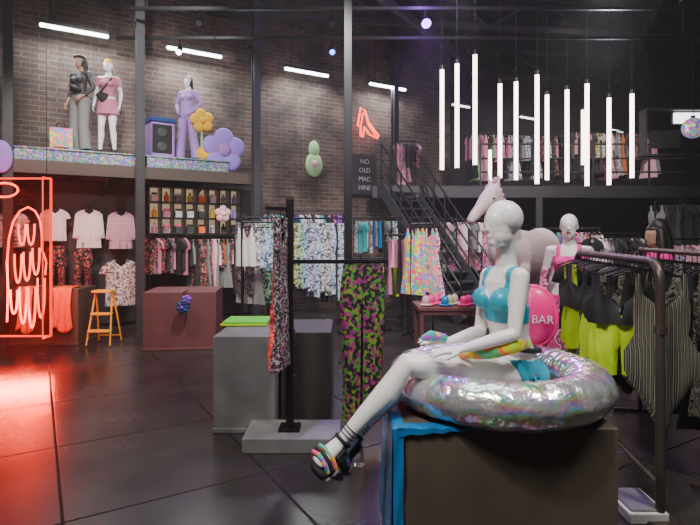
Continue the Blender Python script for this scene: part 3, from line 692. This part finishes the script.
# ================================================================= CENTRE STAND WITH GARMENTS
mb=MB(); mb.box((X(293,3.95),4.0,.055),(.72,.40,.11),'concrete'); mb.obj('stand_base_slab',bevel=.006)
mb=MB(); pc=V((X(290,4.0),4.0,.11))
mb.box(pc+U*.88,(.055,.055,1.76),'black'); mb.box(pc+U*.01,(.16,.16,.02),'black'); mb.box(pc+U*1.775,(.06,.06,.02),'darkgrey')
za=1.395
mb.beam((pc.x,4.0,za),(X(388,4.0),4.0,za),.03,.03,'black'); mb.beam((pc.x,4.0,1.80),(pc.x-.16,3.86,1.80),.025,.025,'black')
for k in range(3):
    mb.box((pc.x+.03,4.0,.5+.35*k),(.02,.03,.05),'darkgrey')
q=V((X(362,3.98),3.94,za-.02)); garm(mb,q,V((1,0,0)),V((0,-1,0)),LEGG,'zig',1.03,.035,.014)
garm(mb,q+V((.02,.1,0)),V((1,0,0)),V((0,-1,0)),LEGG,'zig',1.0,.035,.014)
hanger(mb,q+U*.06+V((0,.04,0)),V((1,0,0)),.15)
q=V((X(280,3.86),3.88,1.73)); u=V((.12,.993,0)); hanger(mb,q+U*.07,u,.13); garm(mb,q,u,V((-.993,.12,0)),DRESS,'glit',1.05,.045,.012)
mb.obj('garment_stand')
# ================================================================= FOREGROUND PLINTH + RING
bx0,bx1,by0,by1,bh=.205,1.19,2.3,3.02,.745
mb=plinth('p',bx0,bx1,by0,by1,bh,'plinthbrown'); mb.obj('display_plinth',bevel=.008)
mb=MB()
def fn(u,v):
    y=lerp(by0-.02,by1-.04,u)
    if v<.12: return V((bx0+.035*(1-v/.12)-.0,y,bh+.008))
    q=(v-.12)/.88; return V((bx0-.012-.012*q*(1+math.sin(u*25))-.006,y+.008*math.sin(q*9),lerp(bh+.004,.06+.03*math.sin(u*9),q)))
mb.grid(fn,40,24,'blue')
def fn2(u,v):
    x=lerp(bx0-.015,bx0+.03,u); return V((x,by0-.018-.006*math.sin(v*12+u*5),lerp(bh+.004,.05,v)))
mb.grid(fn2,6,20,'blue')
def fn3(u,v):
    x=lerp(bx0,bx0+.42,u)
    return V((x,by0+.05-.065*v if v<.5 else by0-.015-.002*math.sin(u*40),bh+.006 if v<.5 else bh+.004-.035*(1-u)*(v-.5)*2-.003*math.sin(u*30)))
mb.grid(fn3,40,8,'blue')
o=mb.obj('blue_drape_cloth',80)
RC=V((.762,2.70,bh+.108)); RR=.445; rt=.118
mb=MB(); rs=[]; NU=216
for i in range(NU):
    a=2*math.pi*i/NU; 
    pinch=1-.04*abs(math.sin(a*12))**8
    ring=[]
    for k in range(32):
        b_=2*math.pi*k/32
        inn=max(0,-math.cos(b_)+.6)
        wr=.004*math.sin(a*52+3*math.sin(b_*2))*inn+.005*noise.noise(V((math.cos(a)*6,math.sin(a)*6,b_*1.5)))
        if abs(b_-math.pi)<.15 or b_<.1: wr+=.005
        r=rt*pinch+wr
        rad=RR+r*math.cos(b_); ring.append(RC+V((rad*math.cos(a),rad*math.sin(a)*.98,r*math.sin(b_)*.9)))
    rs.append(ring)
mb.rings(rs,'holo',closed=True)
mb.cyl(RC+V((.1,-.33,.06)),RC+V((.1,-.30,.10)),.012,'clear')
mb.obj('holographic_swim_ring',70)
# pink inflatable
mb=MB(); c=V((X(534,3.16),3.18,1.105))
n_=(V((-.25,-1,.12))).normalized(); xr=V((1,-.25,0)).normalized(); yr=n_.cross(xr)*-1
if yr.z<0: yr=-yr
R=Matrix((xr,yr,n_)).transposed()
mb.ell(c,(.135,.18,.06),'pink',R,32,14)
mb.tube([c+xr*.135*math.cos(a)+yr*.18*math.sin(a) for a in [i*2*math.pi/40 for i in range(40)]],.016,'pink',8,True)
mb.text('BAR',.07,c+n_*.061+xr*.05-yr*.02,xr,yr,'wcloth',.003)
mb.obj('pink_inflatable',60)
# ================================================================= SEATED MANNEQUIN
Fw=V((-.9,-.436,0)); S=V((.436,-.9,0))   # S = her left (towards the camera)
J=dict(F=Fw,S=S,s=1,pel=V((.835,2.67,.92)),wa=V((.815,2.665,1.09)),ch=V((.782,2.635,1.285)),nk=V((.795,2.64,1.445)),hd=P(502,224,2.6),HF=V((-.93,-.36,-.03)))
J['hd'].y=2.60
J['sh']=[P(520,277,2.50),P(489,276,2.76)]
J['el']=[P(514,334,2.44),P(480,331,2.74)]
J['wr']=[P(463,349,2.37),P(450,341,2.56)]
J['hdir']=[V((-1,.02,-.08)),V((-1,-.1,.06))]; J['hn']=[V((0,.1,-1)),V((0,.3,-1))]; J['ts']=[-1,1]; J['curl']=.16
J['hip']=[V((.80,2.585,.905)),V((.78,2.74,.905))]
J['kn']=[P(406,366,2.42),P(415,363,2.585)]
J['an']=[P(343,440,2.36),P(356,434,2.47)]
J['toe']=[P(318,462,2.27),P(329,464,2.37)]
mb=MB(); body(mb,J,1.0,face=False)
def ax(z):
    pts=[J['pel'],J['wa'],J['ch'],J['nk']]
    for i in range(3):
        if z<=pts[i+1].z or i==2:
            t=(z-pts[i].z)/(pts[i+1].z-pts[i].z); return lerp(pts[i],pts[i+1],t)
def clsS(c):
    if c.x<.5: return 0
    z=c.z
    q=c-ax(min(z,1.44)); a=q.dot(S); f=q.dot(Fw)
    if isarm(J,c,.044) : return 0
    if 1.165<z<1.25 and abs(a)<.17: return 1
    if 1.2<=z<1.345 and f>-.02 and abs(a)<.15 and abs(a)>(z-1.27)*.7: return 1
    if z>=1.33 and abs(abs(a)-.098)<.024 and z<1.46: return 1
    if z<.99 and c.x>.72 and f<.07+(z-.86)*.3: return 1
    return 0
D=MB()
remesh(mb,.0045,clsS,D,8,.004,[M['white'],M['cyan']])
pts=[]
for i in range(33):
    a=2*math.pi*i/32; pts.append(V((.828,2.667,1.035))+S*.15*math.cos(a)+Fw*.118*math.sin(a)+U*.015*math.sin(a))
D.tube(pts[:-1],.013,'blackcloth',8,True)
D.limb([(P(527,344,2.49),.02,.02),(P(512,347,2.43),.034,.02),(P(494,350,2.42),.04,.03),(P(476,352,2.43),.036,.028),(P(462,354,2.46),.02,.02)],'neonbag',U,16)
D.tube([P(520,347,2.45),P(494,341,2.392),P(468,350,2.42)],.004,'blackcloth',6)
D.limb([(P(445,338,2.53),.02,.012),(P(430,336,2.5),.028,.014),(P(423,338,2.48),.014,.01)],'multi',U,12)
def ringat(a,b,t,r,rr,m):
    p=lerp(a,b,t); d_=(b-a).normalized(); A=d_.orthogonal().normalized(); B=d_.cross(A)
    D.tube([p+(A*math.cos(k*.3927)+B*math.sin(k*.3927))*r for k in range(16)],rr,m,6,True)
for i in(0,1):
    for t in(.86,.9,.94): ringat(J['kn'][i],J['an'][i],t,.037 if t<.9 else .034,.0026,'blackcloth')
for i in(0,1):
    k,a,t=J['kn'][i],J['an'][i],J['toe'][i]; dn=(t-a).normalized(); sl=(a-k).normalized(); sv=dn.cross(sl).normalized()
    heel=a+sl*.045-dn*.028; dh_=(t-heel).normalized(); dwn=(V((0,0,-1))-dh_*V((0,0,-1)).dot(dh_)).normalized()
    D.limb([(heel+dwn*.036,.036,.010),(lerp(heel,t,.4)+dwn*.036,.038,.011),(lerp(heel,t,.72)+dwn*.038,.052,.02),(t+dwn*.034+dh_*.012,.046,.02)],'blackcloth',sv,16)
    D.limb([(lerp(heel,t,.55)+dwn*.060,.048,.015),(t+dwn*.060,.047,.017)],'glit',sv,16)
    hp=heel+dwn*.04; D.limb([(hp,.028,.028),(hp+V((.01,0,-.05)),.025,.025),(hp+V((.012,0,-.10)),.027,.027)],'clear',sv,14,False)
    for q,w in((.62,.049),(.78,.049),(.92,.044)):
        c=lerp(heel,t,q); D.tube([c+sv*w+dwn*.025,c+sv*w*.85-dwn*.012,c-dwn*.029,c-sv*w*.85-dwn*.012,c-sv*w+dwn*.025],.011,['multi','blackcloth','blackcloth'][int(q*10)%3],8)
    ringat(k,a,1.0,.037,.009,'blackcloth')
    c=lerp(a,t,.5); D.tube([a+sv*.034,c+sv*.04+dwn*.01],.007,'blackcloth',6); D.tube([a-sv*.034,c-sv*.04+dwn*.01],.007,'blackcloth',6)
D.obj('seated_mannequin',60)
# ================================================================= PINK MANNEQUIN + HORSE + PERSON
def cP(J,f,l,z,c):
    if 1.0<z<1.04: return 0
    if z<1.0 and not isarm(J,c,.06): return 1
    if 1.14<z<1.36 and not isarm(J,c): return 1
    if z>1.36 and abs(abs(l)-.09)<.02 and z<1.47: return 1
    if isarm(J,c) and .9<z<1.25: return 2
    return 0
def exP(d,J):
    T=J['T'];s=J['s']
    for sg in(1,-1):
        d.limb([(T(0,sg*.09,.94),.10*s,.11*s),(T(.02,sg*.1,.5),.09*s,.09*s),(T(0,sg*.13,.03),.13*s,.13*s)],'pinkprint',J['S'],16,False)
    d.tube([T(.1,.12,1.0),T(.13,.05,.8),T(.14,.08,.6)],.02,'pinkcloth')
    R=frame(J['HF']); 
    d.ell(J['hd']+R@V((.086,0,-.058)),(.008,.02,.009),'red',R)
fig_stand('pink_outfit_mannequin',V((X(569,5.0),5.0,0)),camyaw-.45,1.80,cP,[M['white'],M['pinkcloth'],M['pinkprint']],extra=exP,vox=.009,armL=[(-.04,.29,1.2),(.1,.17,1.02)])
mb=MB(); W='white'
ch=P(506,252,6.1); ru=P(545,252,7.25); hv=(ru-ch).normalized(); hs=V((-hv.y,hv.x,0)).normalized()
def hp(t,s_,z): q=lerp(ch,ru,t); return V((q.x,q.y,0))+hs*s_+U*z
mb.limb([(hp(-.06,0,1.40),.17,.20),(hp(.1,0,1.38),.25,.31),(hp(.35,0,1.34),.27,.32),(hp(.65,0,1.36),.26,.29),(hp(.88,0,1.42),.26,.28),(hp(1.03,0,1.40),.17,.2)],W,hs,24)
mb.limb([(hp(.06,0,1.48),.17,.26),(hp(-.12,0,1.74),.12,.19),(hp(-.24,0,1.98),.09,.13),(hp(-.27,0,2.08),.08,.10)],W,hs,20)
hd0=hp(-.25,0,2.07); fd=(V((-.75,-.55,-.75))).normalized(); hsd=fd.cross(U).normalized()
mb.limb([(hd0,.09,.11),(hd0+fd*.15,.085,.105),(hd0+fd*.32,.06,.075),(hd0+fd*.45,.052,.06),(hd0+fd*.50,.045,.045)],W,hsd,18)
for sg in(1,-1):
    mb.limb([(hd0+hsd*sg*.055+U*.08,.028,.018),(hd0+hsd*sg*.07+U*.17,.022,.014),(hd0+hsd*sg*.075+U*.23,.006,.006)],W,hsd,10)
    mb.ell(hd0+fd*.14+hsd*sg*.075+U*.02,(.02,.02,.02),W)
    x=hs*sg*.14
    mb.limb([(hp(.08,0,1.2)+x,.11,.13),(hp(.06,0,.95)+x,.075,.085),(hp(.06,0,.58)+x,.05,.055),(hp(.06,0,.5)+x,.052,.056),(hp(.06,0,.2)+x,.034,.036),(hp(.055,0,.12)+x,.045,.048),(hp(.04,0,.03)+x,.055,.065)],W,hs,14)
    mb.limb([(hp(.9,0,1.25)+x,.13,.2),(hp(.84,0,.98)+x,.10,.13),(hp(.92,0,.72)+x,.06,.07),(hp(.98,0,.58)+x,.05,.06),(hp(.95,0,.2)+x,.036,.04),(hp(.94,0,.12)+x,.046,.05),(hp(.92,0,.03)+x,.056,.066)],W,hs,14)
D=MB()
remesh(mb,.018,lambda c: 1 if c.z<.09 else 0,D,4,.0,[M['horse'],M['darkgrey']])
for i in range(9):
    t=i/8; c=lerp(hd0+U*.12-fd*.05,hp(.1,0,1.78),t); D.limb([(c,.03,.03),(c+hs*.11-U*.08,.025,.02),(c+hs*.14-U*.2,.008,.008)],'palepink',U,8)
D.limb([(hp(1.05,0,1.55),.04,.04),(hp(1.14,0,1.3),.07,.06),(hp(1.15,0,.8),.05,.05)],'palepink',hs,12)
for sg in(1,-1): D.ell(hd0+fd*.14+hsd*sg*.088+U*.02,(.012,.012,.012),'blackcloth')
D.obj('horse_statue',60)
def cQ(J,f,l,z,c):
    if hairfn(J,c,.0): return 1
    if z<.08: return 3
    if z<.98 and not isarm(J,c,.06): return 3
    if .98<=z<1.47 or (isarm(J,c) and z>1.1): return 2
    return 0
def exQ(d,J):
    T=J['T'];s=J['s']; d.limb([(T(-.04,0,1.73),.10*s,.10*s),(T(-.08,0,1.6),.125*s,.08*s),(T(-.1,0,1.44),.14*s,.07*s),(T(-.11,0,1.3),.11*s,.05*s)],'hair',J['S'])
    for sg in(1,-1): d.limb([(T(-.01,sg*.075,1.68),.045,.045),(T(-.01,sg*.11,1.5),.05,.05),(T(.03,sg*.11,1.33),.035,.035)],'hair',J['S'],12)
    R=frame(J['HF'])
    for sg in(1,-1): d.ell(J['hd']+R@V((.076,sg*.03,.004)),(.006,.013,.006),'blackcloth',R)
fig_stand('shopper_person',V((X(655,5.4),5.4,0)),camyaw-1.5,1.70,cQ,[M['skin'],M['hair'],M['pinkcloth'],M['blackcloth']],extra=exQ,off=.012)
# ================================================================= FOREGROUND RIGHT RACK
mb=MB(); a=V((1.73,2.9,1.45)); b2=V((1.94,4.45,1.45)); pr=.026
d_=(b2-a).normalized()
arc=[a+d_*.12]+[a+d_*(.12*(1-math.sin(q)))-U*(.12*(1-math.cos(q))) for q in [math.pi/2*k/6 for k in range(1,7)]]
mb.tube([b2-d_*.12]+arc+[V((a.x,a.y,.03))],pr,'pipe',12)
arc2=[b2-d_*(.12*(1-math.sin(q)))-U*(.12*(1-math.cos(q))) for q in [math.pi/2*k/6 for k in range(0,7)]]
mb.tube([b2-d_*.13]+arc2+[V((b2.x,b2.y,.03))],pr,'pipe',12)
mb.tube([V((a.x,a.y,.2)),V((b2.x,b2.y,.2))],.018,'pipe',8)
for e in(a,b2): 
    mb.limb([(V((e.x,e.y,0)),.1,.1),(V((e.x,e.y,.02)),.09,.09)],'pipe',V((1,0,0)),20,False)
    mb.tube([V((e.x,e.y,e.z-.4)),V((e.x,e.y,e.z-.36))],pr+.007,'pipe',12)
SHRT=[(0,0,.14),(-.2,0,.17),(-.24,.01,.17),(-.42,.02,.17)]
BSUIT=[(0,.1,.13),(-.12,.09,.14),(-.2,0,.15),(-.34,0,.14),(-.44,0,.19),(-.55,0,.19),(-.66,0,.13),(-.78,0,.06),(-.84,0,.03)]
seq=[(BSUIT,'strb',1.05,.07,0),(BRA,'blackcloth',1.25,-.13,'yellow'),(TANK,'blackcloth',.66,0,0),(BODY,'snake',1.1,.08,0),(BRA,'blackcloth',1.25,-.1,'yellow'),(TANK,'blackcloth',.7,0,0),(SWIM,'blackcloth',1.15,.04,0),(BODY,'snake',1.1,.05,0),(BRA,'blackcloth',1.2,-.08,'yellow'),(BRA,'blackcloth',1.15,0,'blackcloth'),(TEE,'blackcloth',.7,0,0),(SWIM,'snake',1.2,-.02,0),(BRA,'darkgrey',1.25,-.1,'yellow'),(TANK,'blackcloth',.9,0,0),(SWIM,'yellow',1.2,-.05,0),(BRA,'blackcloth',1.1,-.08,'yellow'),(DRESS,'blackcloth',.9,0,0),(TANK,'multi',1,0,0),(SWIM,'yellow',1.1,-.05,0),(TEE,'blackcloth',.9,0,0)]
for i,(pf,m,sc,dx,low) in enumerate(seq):
    p=lerp(a,b2,.10+.85*i/len(seq)); an=random.uniform(-.3,.3)-.1
    u=V((math.cos(an),math.sin(an),0)); nn=V((math.sin(an),-math.cos(an),0))
    hanger(mb,p+U*.02,u,.19); garm(mb,p-U*.075+u*dx,u,nn,pf,m,sc,.03,.012)
    if low: garm(mb,p-U*.34+u*dx,u,nn,SHRT if low=='yellow' else BRIEF,low,.85 if low=='yellow' else 1.2,.03,.012)
mb.obj('clothing_rack',60)
mb=MB(); mb.box((X(632,3.05),3.02,.03),(.22,.3,.06),'wcloth'); mb.box((X(632,3.05),3.02,.066),(.18,.26,.012),'concrete'); mb.obj('white_floor_block',bevel=.006)
rack('clothing_rack',(2.38,3.25),(2.62,4.7),1.47,16,[SWIM,TANK,DRESS],mt('blackcloth','blackcloth','snake','gcloth'),yaw=0,r=.02,post_m='pipe')
# ================================================================= RIGHT SIGN BOX / DISCO BALL / TRACK LIGHTS
mb=MB(); c=P(678,133,8.6); w,h=1.15,.75
for sx in(-1,1): mb.box(c+V((sx*w/2,0,0)),(.03,.2,h),'steel')
for sz in(-1,1): mb.box(c+V((0,0,sz*h/2)),(w,.2,.03),'steel')
mb.box(c+V((0,.08,0)),(w,.01,h),'clear'); mb.box(c+V((.22,.02,.25)),(.55,.04,.17),'stripdim'); mb.box(c+V((.22,.045,.25)),(.6,.02,.21),'darkgrey')
mb.box(c+V((-.2,.03,-.1)),(.5,.02,.3),'darkgrey')
for sx in(-.5,.5): mb.tube([c+V((sx,0,h/2)),V((c.x+sx,c.y,6.79))],.006,'black',4)
mb.obj('illuminated_sign_box')
mb=MB(); c=P(693,128,7.6); mb.ell(c,(.15,.15,.15),'disco',None,20,14); mb.cyl(c+U*.14,c+U*.18,.03,'black'); mb.tube([c+U*.17,V((c.x,c.y,6.79))],.005,'black',4); mb.obj('disco_ball',5)
for y,x0,x1,z,L_ in((8.2,-3.5,5.5,4.95,[(425,'purplelamp',1),(332,'darkgrey',0),(200,'darkgrey',0),(560,'darkgrey',0)]),(8.9,-4,6,4.75,[(332,'bluelamp',1),(180,'whitelamp',1),(250,'darkgrey',0)])):
    mb=MB(); zr=z+.22; mb.beam((x0,y,zr),(x1,y,zr),.05,.05,'black')
    for x in(x0+.3,0,x1-.3): mb.tube([(x,y,zr),(x,y,6.79)],.012,'black',5)
    for px,m,_ in L_:
        q=V((X(px,y),y-.03,z)); dd=V((.1,-.75,-.65)).normalized(); k=1.6 if m=='purplelamp' else 1
        mb.tube([V((q.x,y,zr)),q+U*.05],.012,'black',5); mb.limb([(q-dd*.1,.045*k,.045*k),(q+dd*.08,.055*k,.055*k)],'black',V((1,0,0)),14,False); mb.limb([(q+dd*.081,.047*k,.047*k),(q+dd*.086,.046*k,.046*k)],m,V((1,0,0)),14,False)
    mb.obj('track_light_rail')
# ================================================================= LIGHTS
def area(name,loc,tgt,size,watt,col=(1,1,1),size_y=None):
    l=bpy.data.lights.new(name,'AREA'); l.size=size; l.energy=watt; l.color=col; l.shape='DISK'
    if size_y: l.shape='RECTANGLE'; l.size_y=size_y
    o=bpy.data.objects.new(name,l); bpy.context.collection.objects.link(o); o.location=loc
    o.rotation_euler=(V(tgt)-V(loc)).to_track_quat('-Z','Y').to_euler(); return o
def spot(name,loc,tgt,watt,ang,col=(1,1,1),r=.08):
    l=bpy.data.lights.new(name,'SPOT'); l.energy=watt; l.color=col; l.spot_size=math.radians(ang); l.spot_blend=.7; l.shadow_soft_size=r
    o=bpy.data.objects.new(name,l); bpy.context.collection.objects.link(o); o.location=loc
    o.rotation_euler=(V(tgt)-V(loc)).to_track_quat('-Z','Y').to_euler(); return o
def point(name,loc,watt,col,r=.1):
    l=bpy.data.lights.new(name,'POINT'); l.energy=watt; l.color=col; l.shadow_soft_size=r
    o=bpy.data.objects.new(name,l); bpy.context.collection.objects.link(o); o.location=loc
area('fill_area_front',(-.8,.3,4.6),(.7,2.6,.9),.8,95,(1,.97,.94))  # unseen area light added near the ceiling to light the mannequin
spot('fill_spot_mannequin',(-1.0,.9,4.4),(.6,2.6,1.1),380,34,(1,.97,.95),.12)  # unseen spot without a track, added to brighten the mannequin
area('fill_area_right',(2.6,1.6,4.8),(1.6,3.6,.8),.7,120,(1,.97,.95))  # unseen area light, added so the black garments show their shape
spot('fill_spot_left',(-3.2,4.6,5.2),(-4.0,8.3,1.4),850,62,(1,.96,.92),.15)  # unseen spot with no track head, added for the left wall clothes
spot('fill_spot_plinth',(-1.6,2.4,5.0),(-.9,4.5,.5),320,48,(1,.97,.94),.15)  # unseen spot with no fixture, added over the grey plinth
spot('fill_spot_mid',(-.4,4.6,5.2),(-.6,8.4,1.1),1200,62,(1,.98,.96),.15)  # added fill for the middle racks, no fixture above
spot('fill_spot_stairs',(1.4,6.4,5.2),(1.2,10.4,1.2),900,58,(1,.97,.96),.15)  # added fill for the staircase area, hangs on no rail
spot('fill_spot_right',(3.4,6.0,5.3),(3.2,9.4,1.4),900,65,(1,.95,.96),.15)  # added fill for the right-hand racks, no fixture modelled
spot('fill_spot_horse',(1.4,3.2,5.2),(2.1,6.2,1.5),400,40,(1,.93,.93),.12)  # unseen spot, added to lift the dim horse
spot('fill_spot_mezz_left',(-2.6,5.4,5.6),(-3.4,9.4,3.6),750,62,(1,.98,.96),.15)  # unseen spot, added to brighten the brick wall and left mezzanine
spot('fill_spot_mezz',(4.5,8.8,6.0),(5,12.8,3.2),850,75,(1,.93,.94),.15)  # unseen spot, added to brighten the upper racks at right
area('fill_area_ambient',(1,4.5,6.5),(1,6,0),3.5,130,(1,.96,.95))  # broad unseen fill under the ceiling, added to lift the whole room
spot('purple_spot_lamp',P(425,20,7.9),(.9,5.4,2.2),650,40,(.42,.08,1))
spot('blue_spot_lamp',P(332,58,8.6),(-1.2,7.4,1.0),150,45,(.2,.3,1))
point('purple_glow_fill',P(425,12,8.0)+V((0,-.4,.25)),80,(.40,.10,1),.06)  # extra point light, added to spread the purple lamp's glow
spot('truss_fill_spot',(4.6,9.2,4.4),(3.0,8.0,6.8),160,120,(.85,.8,1),.1)  # unseen uplight, added to make the trusses show
spot('truss_fill_spot_left',(-1.6,8.3,4.6),(-1.0,6.5,6.8),90,120,(.9,.88,1),.1)  # second unseen uplight, added for the trusses at left
zc=(SZT+SZB)/2
area('neon_floor_fill',((SX0+SX1)/2,SD-.02,SZB-.03),((SX0+SX1)/2+.5,SD-1.6,0),SX1-SX0,75,(1,.04,.012),.03)  # strip added under the sign to throw neon red onto the floor
area('neon_wall_fill',(X(24,SD+.1),SD+.09,zc),(X(30,8),8.0,zc-.4),.6,50,(1,.05,.02),1.6)  # extra area light behind the sign, added to redden wall and clothes
w=bpy.data.worlds.new('World'); bpy.context.scene.world=w; w.use_nodes=True
w.node_tree.nodes['Background'].inputs[0].default_value=(.5,.52,.6,1); w.node_tree.nodes['Background'].inputs[1].default_value=.04
vs=w.node_tree.nodes.new('ShaderNodeVolumeScatter'); vs.inputs['Density'].default_value=.0045; vs.inputs['Anisotropy'].default_value=.3
w.node_tree.links.new(vs.outputs[0],w.node_tree.nodes['World Output'].inputs['Volume'])
# ================================================================= CAMERA
c=bpy.data.cameras.new('Camera'); c.sensor_width=36; c.lens=F/700*36; c.shift_y=-27.5/700; c.clip_end=100
o=bpy.data.objects.new('Camera',c); bpy.context.collection.objects.link(o); o.location=(0,0,1.6); o.rotation_euler=(math.pi/2,0,0)
bpy.context.scene.camera=o
